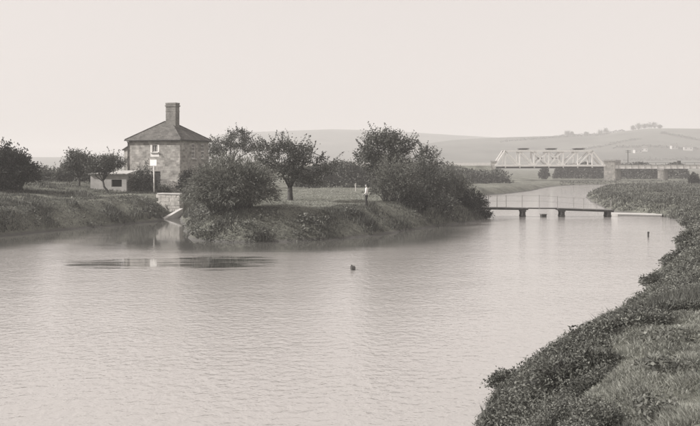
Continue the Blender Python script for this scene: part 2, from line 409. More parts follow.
# ------------------------------------------------------------------ foliage
def unit(v): return v / np.maximum(np.linalg.norm(v, axis=-1, keepdims=True), 1e-9)
def kites(rng, C, A, length, width, up=0.5):
    """leaf-shaped quads at C along A, faces turned loosely upward"""
    n = len(C); A = unit(A)
    nrm = unit(rng.normal(size=(n, 3)) + np.array([0, 0, up * 2]))
    B = unit(np.cross(A, nrm)); l = (length * rng.uniform(0.6, 1.35, n))[:, None]; w = (width * rng.uniform(0.6, 1.3, n))[:, None]
    return np.stack([C - A * l / 2, C + B * w / 2 - A * l * 0.08, C + A * l / 2, C - B * w / 2 - A * l * 0.08], 1)
def in_lobes(rng, lobes, n, shell=0.55):
    """points in a union of ellipsoids, thicker toward the outside"""
    vol = np.array([l[3] * l[4] * l[5] for l in lobes]) ** 0.8
    pick = rng.choice(len(lobes), n, p=vol / vol.sum()); Lb = np.array(lobes)[pick]
    d = unit(rng.normal(size=(n, 3))); r = rng.uniform(0, 1, n) ** (1 / 3.0); r = r * (1 - shell) + shell * np.maximum(r, rng.uniform(0.5, 1, n))
    return Lb[:, :3] + d * Lb[:, 3:] * r[:, None], d
def tree(name, loc, label, cat, rng, lobes, fork, trunk_r, nclump, nleaf, lsize, mat, lean=(0, 0), shoots=0, group=None, sigma=0.22, lw=0.55, limbs=9, leaf_up=0.5):
    root = thing(name, loc, 0, label, cat, group)
    mb = MB(); top = Vector((lean[0], lean[1], fork))
    mid = top * 0.5 + Vector((rng.normal() * 0.06, rng.normal() * 0.06, 0)) * fork
    mb.tube([(0, 0, -0.3), (0, 0, 0.15), mid, top], [trunk_r * 1.7, trunk_r * 1.15, trunk_r * 0.92, trunk_r * 0.8], 8)
    P, D = in_lobes(rng, lobes, nclump)
    order = rng.permutation(nclump)
    ends = []
    for k in range(limbs):
        e = Vector(P[order[k]]); m1 = top.lerp(e, 0.45) + Vector((rng.normal() * 0.2, rng.normal() * 0.2, 0.25 * rng.uniform() * (e - top).length * 0.4))
        mb.tube([top - Vector((0, 0, 0.1)), m1, e], [trunk_r * 0.55, trunk_r * 0.32, trunk_r * 0.1], 5); ends.append((m1, e))
    trunk = mb.build('trunk', 'bark', root, True)
    tw = MB()
    for k in range(limbs, min(nclump, limbs + 60)):
        e = Vector(P[order[k]]); s0 = min((q for pr in ends for q in pr), key=lambda q: (q - e).length)
        tw.tube([s0, s0.lerp(e, 0.5) + Vector((0, 0, 0.08)), e], [trunk_r * 0.16, trunk_r * 0.1, 0.012], 4)
    shp = []
    cz = np.array([l[2] for l in lobes]).mean(); sco = np.linalg.norm((P - np.array([0, 0, cz * 0.8])), axis=1) + P[:, 2] * 0.5 + rng.uniform(0, 1.0, nclump)
    outer = np.argsort(-sco); nout = max(1, nclump // 4); outer = rng.permutation(outer[:nout])
    for k in range(shoots):
        i = outer[k % nout]; p = P[i]; d = unit(D[i] * np.array([1, 1, 0.5]) + np.array([0, 0, 0.9]) + rng.normal(size=3) * 0.25)
        ln = rng.uniform(0.4, 1.25); p = p + D[i] * 0.15
        tw.tube([Vector(p), Vector(p + d * ln * 0.5 + rng.normal(size=3) * 0.04), Vector(p + d * ln)], [0.02, 0.014, 0.006], 4)
        q = np.linspace(0.1, 1.05, 16)[:, None]; shp.append(p + d * ln * q + rng.normal(size=(16, 3)) * 0.055)
    tag(tw.build('branches', 'bark', root), kind='stuff')
    size = rng.uniform(0.6, 1.35, nclump)
    C = (P[:, None, :] + rng.normal(size=(nclump, nleaf, 3)) * (sigma * size)[:, None, None] * np.array([1.15, 1.15, 0.8])).reshape(-1, 3)
    if shp: C = np.concatenate([C] + shp)
    A = rng.normal(size=C.shape) + np.array([0, 0, -0.3])
    fast_mesh('crown', kites(rng, C, A, lsize, lsize * lw, leaf_up), 4, mat, root)
    return root
def bush(name, loc, label, cat, rng, rx, ry, h, nstem, nleaf, lsize, lw, mat, spread=0.75, group=None, droop=0.0, jitter=0.12, lump=0.35):
    """stems fanning from the base, leaves all along them"""
    root = thing(name, loc, 0, label, cat, group)
    az = rng.uniform(0, 2 * math.pi, nstem); rr = np.sqrt(rng.uniform(0, 1, nstem)); el = rng.uniform(0.35, 1.0, nstem)
    lumps = 1 + lump * (vnoise(np.cos(az) * 2.2 + rr, np.sin(az) * 2.2 + el * 2, 1.0, 11) - 0.5) * 2
    base = np.stack([np.cos(az) * rr * rx * 0.45, np.sin(az) * rr * ry * 0.45, np.zeros(nstem)], -1)
    ph = np.arccos(np.clip(rng.uniform(0.05, 1, nstem) ** spread, 0, 1))
    tip = np.stack([np.cos(az) * np.sin(ph) * rx, np.sin(az) * np.sin(ph) * ry, np.cos(ph) * h * rng.uniform(0.8, 1.08, nstem)], -1) * lumps[:, None]
    tip[:, 2] = np.maximum(tip[:, 2], 0.12 * h)
    q = rng.uniform(0, 1, (nstem, nleaf)) ** 0.6
    bow = np.stack([np.zeros(nstem), np.zeros(nstem), np.full(nstem, h * 0.22)], -1)
    def along(q): return base[:, None] * (1 - q[..., None]) + tip[:, None] * q[..., None] + (bow[:, None] * (q * (1 - q))[..., None] * 4 * 0.6) - np.array([0, 0, droop]) * (q ** 3)[..., None]
    C = along(q) + rng.normal(size=(nstem, nleaf, 3)) * jitter
    T = unit(along(np.minimum(q + 0.05, 1.2)) - along(q))
    C = C.reshape(-1, 3); A = (T.reshape(-1, 3) + rng.normal(size=C.shape) * 0.45)
    C[:, 2] = np.maximum(C[:, 2], 0.02)
    mb = MB()
    for k in range(min(nstem, 26)):
        pts = along(np.array([[0.0, 0.35, 0.7, 0.95]]).repeat(nstem, 0))[k]
        pts[0, 2] -= 0.25
        mb.tube([Vector(p) for p in pts], [0.045, 0.032, 0.02, 0.008], 5)
    tag(mb.build('stems', 'bark', root), kind='stuff')
    fast_mesh('foliage', kites(rng, C, A, lsize, lsize * lw, 0.4), 4, mat, root)
    return root
def hedge(name, p, q, h, w, n, lsize, mat, label, rng, cat='hedge', zf=gz, group=None):
    p, q = np.array(p, float), np.array(q, float); c = (p + q) / 2; z0 = zf(c[0], c[1])
    root = thing(name, (c[0], c[1], z0), 0, label, cat, group)
    Ln = np.linalg.norm(q - p); d = (q - p) / Ln; nn = np.array([-d[1], d[0]])
    u = rng.uniform(0, 1, n); hh = h * sstep(np.minimum(u, 1 - u), -0.02, 0.06) * (0.62 + 0.7 * vnoise(u * Ln, u * 0, h * 1.3, 21) + 0.18 * (vnoise(u * Ln, u * 0, h * 0.35, 4) - 0.5))
    v = rng.normal(size=n) * w * 0.33; k = rng.uniform(0.0, 1, n) ** 0.75
    k = k * (1 - 0.35 * (v / w) ** 2)
    xy = p + d * (u * Ln)[:, None] + nn * v[:, None]
    step = max(2, int(Ln / 4)); tt = np.linspace(0, 1, step)
    zz = np.array([zf(*(p + (q - p) * s_)) for s_ in tt])
    C = np.stack([xy[:, 0] - c[0], xy[:, 1] - c[1], np.interp(u, tt, zz) - z0 + k * hh], -1) + rng.normal(size=(n, 3)) * lsize * 0.3
    fast_mesh('foliage', kites(rng, C, rng.normal(size=(n, 3)), lsize, lsize * 0.6, 0.5), 4, mat, root)
    mb = MB()
    for s_ in np.arange(0.6, Ln, max(1.6, h * 0.5)):
        b0 = p + d * s_; bz = np.interp(s_ / Ln, tt, zz) - z0
        mb.tube([(b0[0] - c[0], b0[1] - c[1], bz - 0.3), (b0[0] - c[0] + rng.normal() * 0.1, b0[1] - c[1], bz + h * 0.55)], [h * 0.03, h * 0.012], 5)
    tag(mb.build('stems', 'bark', root), kind='stuff')
    return root
rg = lambda s: np.random.default_rng(s)

# ---- trees and bushes on the point
def place(px, d): x = X(px, d); return (x, d, gz(x, d) - 0.05)
bush('willow_bush', place(231, 62.6), 'broad feathery willow bush growing at the water in front of the house', 'bush', rg(1), 3.6, 3.0, 4.0, 680, 40, 0.27, 0.24, 'leaf_willow', spread=0.8, jitter=0.14, lump=0.25)
tree('apple_tree', place(290, 72.5), 'spiky spreading apple tree with short bare trunk beside the willow bush', 'tree', rg(2),
     [(-0.6, 0, 3.6, 2.1, 1.8, 1.5), (1.4, 0.2, 3.0, 1.9, 1.7, 1.4), (-1.7, 0.3, 4.6, 1.2, 1.0, 0.6), (0.7, -0.2, 4.5, 1.2, 1.2, 0.8), (2.9, 0.1, 3.1, 0.9, 0.9, 0.6), (-2.3, 0, 3.4, 0.9, 0.9, 0.7), (-0.3, -0.6, 2.4, 1.5, 1.4, 0.7), (2.0, 0, 1.9, 1.3, 1.2, 0.5)],
     1.25, 0.24, 300, 36, 0.175, 'leaf_apple', shoots=64, sigma=0.24)
tree('ash_tree', place(231, 112), 'thin tree with an open rounded crown standing behind the willow bush', 'tree', rg(3),
     [(-1.6, 0, 5.0, 1.9, 1.6, 1.1), (0.9, 0, 6.0, 1.7, 1.5, 1.3), (2.4, 0.2, 5.0, 1.2, 1.2, 0.9), (-2.6, 0.1, 4.5, 1.1, 1.1, 0.8)], 2.6, 0.2, 170, 30, 0.24, 'leaf_mid', shoots=14, sigma=0.3)
tree('tall_tree', place(386, 82), 'tallest round-headed tree on the grassy point right of the standing man', 'tree', rg(4),
     [(0, 0, 4.4, 2.3, 2.0, 1.6), (-0.6, 0.1, 5.7, 1.6, 1.4, 1.0), (1.2, 0, 5.2, 1.5, 1.4, 1.0), (-1.5, 0, 3.8, 1.4, 1.5, 1.3), (0.8, 0, 3.0, 2.0, 1.6, 1.2), (0.3, 0, 6.1, 0.8, 0.8, 0.4)],
     1.9, 0.26, 380, 38, 0.20, 'leaf_mid', shoots=26, sigma=0.27)
tree('small_tree', place(426, 86), 'smaller pointed tree in the thicket right of the tallest tree', 'tree', rg(5),
     [(0, 0, 3.2, 1.6, 1.4, 1.3), (0.1, 0, 4.4, 0.9, 0.9, 0.9), (-0.6, 0, 2.4, 1.5, 1.3, 1.0)], 1.2, 0.16, 130, 30, 0.19, 'leaf_mid', shoots=20, sigma=0.24)
for px, d, rx, ry, h, ns, nl, mat, lab in [
    (396, 74.5, 2.5, 2.0, 3.9, 300, 30, 'leaf_willow', 'tall leafy willow shrub just right of the standing man'),
    (424, 80, 2.9, 2.2, 3.5, 330, 30, 'leaf_mid', 'wide rounded bush in the middle of the thicket on the point'),
    (452, 84, 2.4, 2.0, 2.9, 260, 28, 'leaf_willow', 'rounded bush near the tip of the point'),
    (472, 83.5, 1.7, 1.4, 1.9, 180, 24, 'leaf_dark', 'low dark bush hanging over the water at the tip of the point'),
    (418, 73.5, 1.4, 1.2, 1.7, 130, 24, 'leaf_dark', 'dark low bush on the bank below the willow shrub'),
    (444, 78.3, 1.6, 1.2, 1.5, 140, 24, 'leaf_mid', 'low bush on the bank slope below the thicket'),
    (484, 84.3, 0.8, 0.8, 1.0, 80, 20, 'leaf_dark', 'smallest low bush at the very tip of the point'),
    (409, 76, 1.5, 1.4, 2.2, 120, 24, 'leaf_mid', 'medium bush between the willow shrub and the wide rounded bush')]:
    bush('bush', place(px, d), lab, 'bush', rg(int(px)), rx, ry, h, ns, nl, 0.21, 0.36, mat, group='bushes on the grassy point', lump=0.5)
# ---- left side
bush('hawthorn_bush', place(2, 83), 'big dark hawthorn bush at the left edge of the picture', 'bush', rg(20), 3.9, 2.8, 4.5, 600, 48, 0.21, 0.55, 'leaf_dark', spread=0.6, lump=0.18)
tree('orchard_tree', place(79, 96), 'small round orchard tree left of the whitewashed shed', 'tree', rg(21),
     [(0, 0, 2.7, 1.5, 1.2, 1.0), (-0.4, 0, 3.5, 1.0, 0.9, 0.6), (0.7, 0, 2.5, 1.3, 1.1, 0.8), (0.9, 0, 3.3, 0.7, 0.7, 0.4), (-1.0, 0, 2.2, 0.9, 0.9, 0.6)], 1.1, 0.13, 210, 34, 0.2, 'leaf_mid', shoots=10, group='orchard trees by the shed')
tree('orchard_tree', place(108, 92), 'orchard tree with leaning pale trunk in front of the whitewashed shed', 'tree', rg(22),
     [(-0.4, 0, 3.0, 1.5, 1.2, 0.9), (0.7, 0, 3.4, 1.1, 1.0, 0.7), (-1.5, 0, 2.9, 0.9, 0.9, 0.7), (-0.6, 0, 3.7, 0.8, 0.8, 0.4)], 1.35, 0.12, 180, 34, 0.19, 'leaf_mid', lean=(-0.55, 0), shoots=12, group='orchard trees by the shed')
for px, d, rx, h, lab in [(38, 120, 2.6, 2.6, 'grey-green shrub next to the dark hawthorn bush'), (55, 126, 2.4, 3.0, 'middle shrub of the row between hawthorn and orchard trees'), (66, 112, 1.8, 2.3, 'low shrub at the foot of the round orchard tree'), (90, 110, 1.9, 2.2, 'shrub between the two orchard trees')]:
    bush('shrub', place(px, d), lab, 'shrub', rg(int(px)), rx, rx * 0.8, h, 150, 22, 0.26, 0.5, 'leaf_mid', group='shrubs behind the left bank')
bush('climbing_shrub', place(145, 94.6), 'leafy shrub grown up against the front wall of the house', 'shrub', rg(24), 2.0, 0.6, 2.7, 190, 22, 0.18, 0.5, 'leaf_mid', lump=0.6)
bush('garden_bush', place(164, 92.5), 'low pale garden bush under the front wall of the house', 'bush', rg(25), 0.9, 0.7, 1.0, 90, 22, 0.15, 0.5, 'leaf_willow')
bush('garden_bush', place(190, 90), 'dark bush at the shaded corner wall of the house', 'bush', rg(26), 1.6, 1.3, 2.7, 160, 26, 0.2, 0.45, 'leaf_dark')
# ---- hedges on the plain
hedge('hedge', (X(296, 150), 150), (X(380, 158), 158), 3.6, 3.2, 9000, 0.42, 'leaf_mid', 'dark hedge at the back of the meadow behind the standing man', rg(30))
hedge('hedge', (X(372, 190), 190), (X(506, 215), 215), 4.1, 4.2, 11000, 0.5, 'leaf_mid', 'long hedge ending at the left abutment of the railway bridge', rg(31))
hedge('hedge', (X(553, 305), 305), (X(606, 300), 300), 4.3, 4.5, 7000, 0.6, 'leaf_far', 'hedge seen under the truss span of the railway bridge', rg(32))
hedge('hedge', (X(606, 298), 298), (X(690, 290), 290), 4.4, 4.5, 9000, 0.6, 'leaf_far', 'hedge seen behind the piers right of the truss', rg(33))
hedge('hedge', (X(-60, 210), 210), (X(120, 230), 230), 3.2, 4.0, 7000, 0.5, 'leaf_mid', 'low far hedge seen between the hawthorn bush and the orchard trees', rg(34))
bush('round_bush', place(544, 288), 'small round bush alone under the truss span', 'bush', rg(35), 2.1, 2.0, 4.6, 110, 20, 0.6, 0.5, 'leaf_far')
bush('round_bush', place(694, 205), 'small dark round bush under the deck at the right edge', 'bush', rg(36), 1.5, 1.4, 2.6, 100, 22, 0.4, 0.5, 'leaf_dark')
# ---- trees and hedgerows on the hill
for k, (px, d, h, lab) in enumerate([(633, 1345, 8, 'leftmost of the ridge-top clump of trees'), (638.5, 1350, 11, 'second tree from the left in the ridge-top clump'), (644, 1345, 10, 'third tree from the left in the ridge-top clump'), (649, 1352, 12, 'tallest tree of the ridge-top clump'), (654.5, 1346, 11, 'second tree from the right in the ridge-top clump'), (660, 1350, 7, 'rightmost low tree of the ridge-top clump'),
        (567, 1345, 9, 'tree on the ridge above the truss'), (572, 1350, 7, 'low tree beside the ridge tree above the truss'), (586, 1348, 6, 'small lone tree on the ridge'), (600, 1345, 9, 'tree on the ridge above the stone pier'), (606, 1350, 11, 'taller tree on the ridge above the stone pier')]):
    x = X(px, d); tree('hill_tree', (x, d, hn(px, d) - 0.5), lab, 'tree', rg(50 + k), [(0, 0, h * 0.62, h * 0.34, h * 0.34, h * 0.36), (h * 0.12, 0, h * 0.4, h * 0.36, h * 0.3, h * 0.22)], h * 0.28, h * 0.03, 40, 16, 1.3, 'leaf_far', sigma=1.0, limbs=6, group='trees along the ridge')
def hz_hill(x, d): return hn(350 + x / d * FPX, d)
for k, (a, da, b_, db, lab) in enumerate([(500, 1180, 610, 1260, 'hedgerow running along the upper hillside over the truss'), (540, 1010, 640, 1120, 'hedgerow slanting up the middle of the hillside'), (612, 1050, 700, 1030, 'hedgerow across the hillside by the far cottages'), (660, 1180, 705, 1100, 'short hedgerow below the right end of the ridge'), (560, 1280, 625, 1310, 'hedgerow just under the ridge'), (600, 930, 720, 940, 'lowest hedgerow at the foot of the hill')]):
    hedge('hedgerow', (X(a, da), da), (X(b_, db), db), 2.4, 4.0, 900, 1.7, 'leaf_far', lab, rg(70 + k), zf=hz_hill, group='hedgerows on the hillside')

# ------------------------------------------------------------------ house
def wall_cells(mb, axis, fixed, thick, u0, u1, z0, z1, holes):
    us = sorted({u0, u1, *[h[0] for h in holes], *[h[1] for h in holes]}); zs = sorted({z0, z1, *[h[2] for h in holes], *[h[3] for h in holes]})
    for a, b_ in zip(us, us[1:]):
        for c, d in zip(zs, zs[1:]):
            if any(a >= h[0] - 1e-6 and b_ <= h[1] + 1e-6 and c >= h[2] - 1e-6 and d <= h[3] + 1e-6 for h in holes): continue
            if axis == 'x': mb.box(((a + b_) / 2, fixed, (c + d) / 2), (b_ - a, thick, d - c))
            else: mb.box((fixed, (a + b_) / 2, (c + d) / 2), (thick, b_ - a, d - c))
HX, HY = -21.12, 99.1; HB = gz(HX, HY) - 0.1
EAVE = 8.1 - HB; APEX = 10.35 - HB
house = thing('stone_house', (HX, HY, HB), R(-22), 'square two-storey stone house with hipped slate roof and tall chimney', 'house')
front_holes = [(-0.22, 0.52, EAVE - 1.35, EAVE - 0.48), (0.0, 0.9, 0.0, 2.0), (-2.4, -1.4, 0.9, 2.1)]
side_holes = [(-0.65, 0.2, EAVE - 2.05, EAVE - 0.35), (1.35, 2.2, EAVE - 2.05, EAVE - 0.35), (-2.1, -1.2, 0.0, 2.0)]
mb = MB(); wall_cells(mb, 'x', -2.8, 0.4, -3.5, 3.5, -0.6, EAVE, front_holes); mb.build('front_wall', 'house_stone', house)
mb = MB(); wall_cells(mb, 'y', 3.3, 0.4, -2.6, 3.0, -0.6, EAVE, side_holes); mb.build('side_wall', 'house_stone', house)
MB().box((-3.3, 0.2, EAVE / 2 - 0.3), (0.4, 5.6, EAVE + 0.6)).build('side_wall', 'house_stone', house)
MB().box((0, 2.8, EAVE / 2 - 0.3), (6.2, 0.4, EAVE + 0.6)).build('back_wall', 'house_stone', house)
MB().box((0, 0.1, EAVE / 2), (6.0, 5.2, 0.1)).build('floor', 'interior_dark', house)
# roof: hipped, short ridge, with thickness and eaves
ov = 0.28; rx_, ry_ = 3.5 + ov, 3.0 + ov
mb = MB(); e0 = EAVE - 0.02
mb.add([(-rx_, -ry_, e0), (rx_, -ry_, e0), (rx_, ry_, e0), (-rx_, ry_, e0), (-rx_, -ry_, e0 + 0.1), (rx_, -ry_, e0 + 0.1), (rx_, ry_, e0 + 0.1), (-rx_, ry_, e0 + 0.1), (-0.6, 0, APEX), (0.3, 0, APEX)],
       [(3, 2, 1, 0), (0, 1, 5, 4), (1, 2, 6, 5), (2, 3, 7, 6), (3, 0, 4, 7), (4, 5, 9, 8), (5, 6, 9), (6, 7, 8, 9), (7, 4, 8)])
roof = mb.build('roof', 'slate', house)
for a, b_ in (((-rx_, -ry_, e0 + .12), (-.6, 0, APEX + .02)), ((rx_, -ry_, e0 + .12), (.3, 0, APEX + .02)), ((rx_, ry_, e0 + .12), (.3, 0, APEX + .02)), ((-rx_, ry_, e0 + .12), (-.6, 0, APEX + .02)), ((-.65, 0, APEX + .03), (.35, 0, APEX + .03))):
    MB().tube([a, b_], 0.07, 6).build('ridge_tile', 'slate', roof)
ch = MB(); ch.box((0.75, -0.35, APEX + 0.35), (1.32, 0.82, 3.5)); ch = ch.build('chimney', 'chimney_brick', house)
MB().box((0.75, -0.35, APEX + 1.78), (1.46, 0.96, 0.16)).box((0.75, -0.35, APEX + 2.04), (1.38, 0.88, 0.2)).build('chimney_cap', 'chimney_brick', ch)
MB().box((0.75, -0.35, APEX + 1.15), (1.36, 0.86, 0.10)).build('chimney_band', 'chimney_brick', ch)
MB().tube([(-rx_, -ry_ - 0.05, e0 + 0.02), (rx_, -ry_ - 0.05, e0 - 0.01)], 0.06, 6).build('gutter', 'iron_dark', house)
MB().tube([(rx_ + 0.05, -ry_, e0 + 0.02), (rx_ + 0.05, ry_, e0 - 0.01)], 0.06, 6).build('gutter', 'iron_dark', house)
MB().tube([(-3.45, -ry_, e0), (-3.45, -3.08, e0 - 0.25), (-3.45, -3.08, 0)], 0.055, 6).build('drainpipe', 'iron_dark', house)
def window(axis, fixed, out, h, nu, nv, surround, parent):
    """sash window in the opening h = (u0, u1, z0, z1); out = outward sign"""
    u0, u1, z0, z1 = h
    def bx(mb, uc, z, du, dz, off, th):
        if axis == 'x': mb.box((uc, fixed + out * off, z), (du, th, dz))
        else: mb.box((fixed + out * off, uc, z), (th, du, dz))
        return mb
    uc, zc = (u0 + u1) / 2, (z0 + z1) / 2
    w = bx(MB(), uc, zc, u1 - u0 + 0.02, z1 - z0 + 0.02, -0.16, 0.02).build('window', 'glass_dark', parent)
    f = MB(); t_ = 0.075
    bx(f, u0 + t_ / 2, zc, t_, z1 - z0, -0.10, 0.08); bx(f, u1 - t_ / 2, zc, t_, z1 - z0, -0.10, 0.08)
    bx(f, uc, z0 + t_ / 2, u1 - u0 - 2 * t_, t_, -0.10, 0.08); bx(f, uc, z1 - t_ / 2, u1 - u0 - 2 * t_, t_, -0.10, 0.08)
    f.build('frame', 'white_paint', w)
    g = MB()
    for i in range(1, nu): bx(g, u0 + (u1 - u0) * i / nu, zc, 0.045, z1 - z0 - 2 * t_, -0.11, 0.04)
    for i in range(1, nv): bx(g, uc, z0 + (z1 - z0) * i / nv, u1 - u0 - 2 * t_, 0.045 if i * 2 != nv else 0.075, -0.112, 0.036)
    g.build('glazing_bars', 'white_paint', w)
    bx(MB(), uc, z0 - 0.06, u1 - u0 + 0.3, 0.12, 0.04, 0.2).build('sill', 'concrete', w)
    if surround:
        s_ = MB()
        bx(s_, u0 - 0.11, zc, 0.22, z1 - z0, 0.0, 0.03); bx(s_, u1 + 0.11, zc, 0.22, z1 - z0, 0.0, 0.03)
        bx(s_, uc, z0 - 0.32, u1 - u0 + 0.44, 0.40, 0.0, 0.03)
        s_.build('surround', 'white_paint', w)
window('x', -3.0, -1, front_holes[0], 3, 1, True, house)
window('x', -3.0, -1, front_holes[2], 2, 2, False, house)
for h in side_holes[:2]: window('y', 3.5, 1, h, 3, 4, False, house)
d_ = MB().box((0.45, -2.86, 1.0), (0.9, 0.06, 2.0)).build('door', 'dark_wood', house); MB().box((0.75, -2.91, 1.0), (0.12, 0.05, 0.03)).build('handle', 'iron_dark', d_)
d_ = MB().box((3.36, -1.65, 1.0), (0.06, 0.9, 2.0)).build('door', 'dark_wood', house); MB().box((3.41, -1.35, 1.0), (0.05, 0.12, 0.03)).build('handle', 'iron_dark', d_)
# lean-to at the left end
mb = MB(); lx0, lx1 = -5.1, -3.52
mb.add([(lx0, -1.6, -0.6), (lx1, -1.6, -0.6), (lx1, 2.4, -0.6), (lx0, 2.4, -0.6), (lx0, -1.6, EAVE - 1.0), (lx1, -1.6, EAVE - 0.2), (lx1, 2.4, EAVE - 0.2), (lx0, 2.4, EAVE - 1.0)],
       [(3, 2, 1, 0), (4, 5, 6, 7), (0, 1, 5, 4), (1, 2, 6, 5), (2, 3, 7, 6), (3, 0, 4, 7)])
mb.build('lean_to_wall', 'house_stone', house)
MB().bar((lx0 - 0.2, 0.4, EAVE - 1.05), (lx1 - 0.01, 0.4, EAVE - 0.12), 4.3, 0.1).build('lean_to_roof', 'slate', house)

# ------------------------------------------------------------------ whitewashed shed
SX, SY = X(113, 95.5), 95.5; SB = gz(SX, SY) - 0.08
shed = thing('whitewashed_shed', (SX, SY, SB), R(-8), 'low whitewashed shed with a dark opening left of the house', 'shed')
mb = MB(); wall_cells(mb, 'x', -1.1, 0.25, -2.1, 2.1, -0.4, 1.75, [(0.35, 1.55, 0.35, 1.15)]); mb.build('front_wall', 'render_wash', shed)
MB().box((-1.975, 0.1125, 0.675), (0.25, 2.175, 2.15)).box((1.975, 0.1125, 0.675), (0.25, 2.175, 2.15)).box((0, 1.075, 0.675), (3.7, 0.25, 2.15)).build('wall', 'render_wash', shed)
MB().box((0.95, -0.9, 0.75), (1.3, 0.05, 0.9)).build('shutter', 'interior_dark', shed)
mb = MB(); mb.add([(-2.3, -1.45, 1.72), (2.3, -1.45, 1.72), (2.3, 1.4, 2.05), (-2.3, 1.4, 2.05), (-2.3, -1.45, 1.82), (2.3, -1.45, 1.82), (2.3, 1.4, 2.15), (-2.3, 1.4, 2.15)],
                  [(3, 2, 1, 0), (4, 5, 6, 7), (0, 1, 5, 4), (1, 2, 6, 5), (2, 3, 7, 6), (3, 0, 4, 7)]); mb.build('roof', 'render_wash', shed)
# ------------------------------------------------------------------ notice board
d = 93.5; bx_ = X(154, d); bz = gz(bx_, d)
brd = thing('notice_board', (bx_, d, bz), R(-42), 'white notice board on a white post in front of the house', 'sign')
bt = Z(160, d) - bz
MB().box((0, 0, bt / 2 - 0.2), (0.12, 0.1, bt + 0.3)).build('post', 'white_paint', brd)
MB().box((0, -0.075, bt - 0.3), (1.25, 0.04, 0.66)).build('board', 'white_paint', brd)
MB().box((0, -0.075, bt + 0.05), (1.31, 0.07, 0.04)).build('board_cap', 'cream_paint', brd)
# ------------------------------------------------------------------ quay wall at the head of the inlet
d = 87.2; qx_ = X(171, d)
quay = thing('quay_wall', (qx_, d, 0), R(-26), 'pale stone quay wall at the head of the inlet below the house', 'wall')
mb = MB(); rq = rg(40); row = 0; z = -0.6
while z < 2.25:
    x = -1.35 - (0.3 if row % 2 else 0); hgt = 0.36
    while x < 1.2:
        w_ = float(rq.uniform(0.45, 0.75)); w_ = min(w_, 1.35 - x)
        if w_ > 0.12:
            MB().box((x + w_ / 2, float(rq.normal()) * 0.012, z + hgt / 2), (w_ - 0.025, 0.7, hgt - 0.025)).build('stone', 'quay_stone', quay)
        x += w_
    z += hgt; row += 1
MB().box((0, 0.06, 0.85), (2.5, 0.52, 2.85)).build('core', 'concrete', quay)
MB().box((0, 0, 2.36), (2.9, 0.85, 0.13)).build('coping', 'concrete', quay)
mb = MB(); mb.add([(1.35, -0.3, 0.9), (1.75, -0.3, 0.9), (2.0, -4.6, -0.3), (1.5, -4.6, -0.3), (1.35, -0.3, -0.8), (1.75, -0.3, -0.8), (2.0, -4.6, -0.9), (1.5, -4.6, -0.9)],
                  [(0, 3, 2, 1), (4, 5, 6, 7), (0, 1, 5, 4), (1, 2, 6, 5), (2, 3, 7, 6), (3, 0, 4, 7)]); mb.build('slip', 'concrete', quay)

# ------------------------------------------------------------------ railway bridge
BD = 265.0; bz0 = 5.15
rb = thing('railway_bridge', (0, BD, 0), 0, 'pale steel truss railway bridge on stone piers across the upper river', 'bridge')
xs = [X(p, BD) for p in (504, 518.3, 532.6, 547, 561.3, 575.6, 590)]; xl, xr = X(493.5, BD), X(603, BD)
zt = 9.65; zb = bz0
for yy in (-2.4, 2.4):
    MB().bar((xs[0] - 0.2, yy, zt), (xs[-1] + 0.2, yy, zt), 0.5, 0.5).build('top_chord', 'iron_pale', rb)
    MB().bar((xl, yy, zb), (xr, yy, zb), 0.55, 0.6).build('bottom_chord', 'iron_pale', rb)
    for a, b_ in (((xl + 0.3, zb), (xs[0], zt)), ((xr - 0.3, zb), (xs[-1], zt))):
        MB().bar((a[0], yy, a[1]), (b_[0], yy, b_[1]), 0.5, 0.5).build('end_post', 'iron_pale', rb)
    for x in xs: MB().bar((x, yy, zb - 0.75), (x, yy, zt), 0.36, 0.36).build('vertical', 'iron_pale', rb)
    dg = [(0, 1, 1), (1, 2, 1), (2, 3, 1), (2, 3, -1), (3, 4, 1), (3, 4, -1), (4, 5, -1), (5, 6, -1)]
    for i, j, s_ in dg:
        a, b_ = (zt, zb) if s_ > 0 else (zb, zt)
        MB().bar((xs[i], yy, a), (xs[j], yy, b_), 0.3, 0.36).build('diagonal', 'iron_pale', rb)
for x in xs:
    MB().box((x, 0, zb - 0.55), (0.3, 4.4, 0.5)).build('cross_girder', 'iron_dark', rb)
MB().box(((xl + xr) / 2, 0, zb - 0.62), (xr - xl - 1.0, 4.1, 0.55)).build('deck', 'iron_dark', rb)
for p in (523.2, 551, 578.5):
    x = X(p, BD); m_ = MB()
    m_.box((x, 0, zt + 0.78), (2.9, 4.6, 0.14)).box((x, 0, zt + 0.55), (1.8, 4.4, 0.32))
    for yy in (-2.2, 2.2):
        for sx_ in (-1.1, 1.1): m_.box((x + sx_, yy, zt + 0.4), (0.14, 0.14, 0.7))
    m_.build('overhead_frame', 'iron_dark', rb)
def pier(px0, wf, ln, sk, zt_, name='pier'):
    """skewed stone pier: wf wide, ln long, running back to the right"""
    a = R(sk); ux, uy = math.cos(a), -math.sin(a) * 0; sxk, syk = math.sin(a), math.cos(a)
    x0 = X(px0, BD); y0 = -ln * syk / 2; g0 = -1.6
    def ring(e, z): return [(x0 - e, y0 - e, z), (x0 + wf + e, y0 - e + (-0.0), z), (x0 + wf + sxk * ln + e, y0 + syk * ln + e, z), (x0 + sxk * ln - e, y0 + syk * ln + e, z)]
    m_ = MB(); fs = [(3, 2, 1, 0), (4, 5, 6, 7), (0, 1, 5, 4), (1, 2, 6, 5), (2, 3, 7, 6), (3, 0, 4, 7)]
    m_.add(ring(0.12, g0) + ring(0, zt_), fs); p_ = m_.build(name, 'pier_stone', rb)
    c_ = MB(); c_.add(ring(0.16, zt_ - 0.35) + ring(0.16, zt_ + 0.02), fs); c_.build('capstone', 'concrete', p_)
    return p_
pier(601.5, 3.3, 6.2, 34, 6.9)
pier(655, 1.7, 5.6, 34, 4.1); pier(724, 1.7, 5.6, 34, 4.1); pier(790, 1.7, 5.6, 34, 4.1)
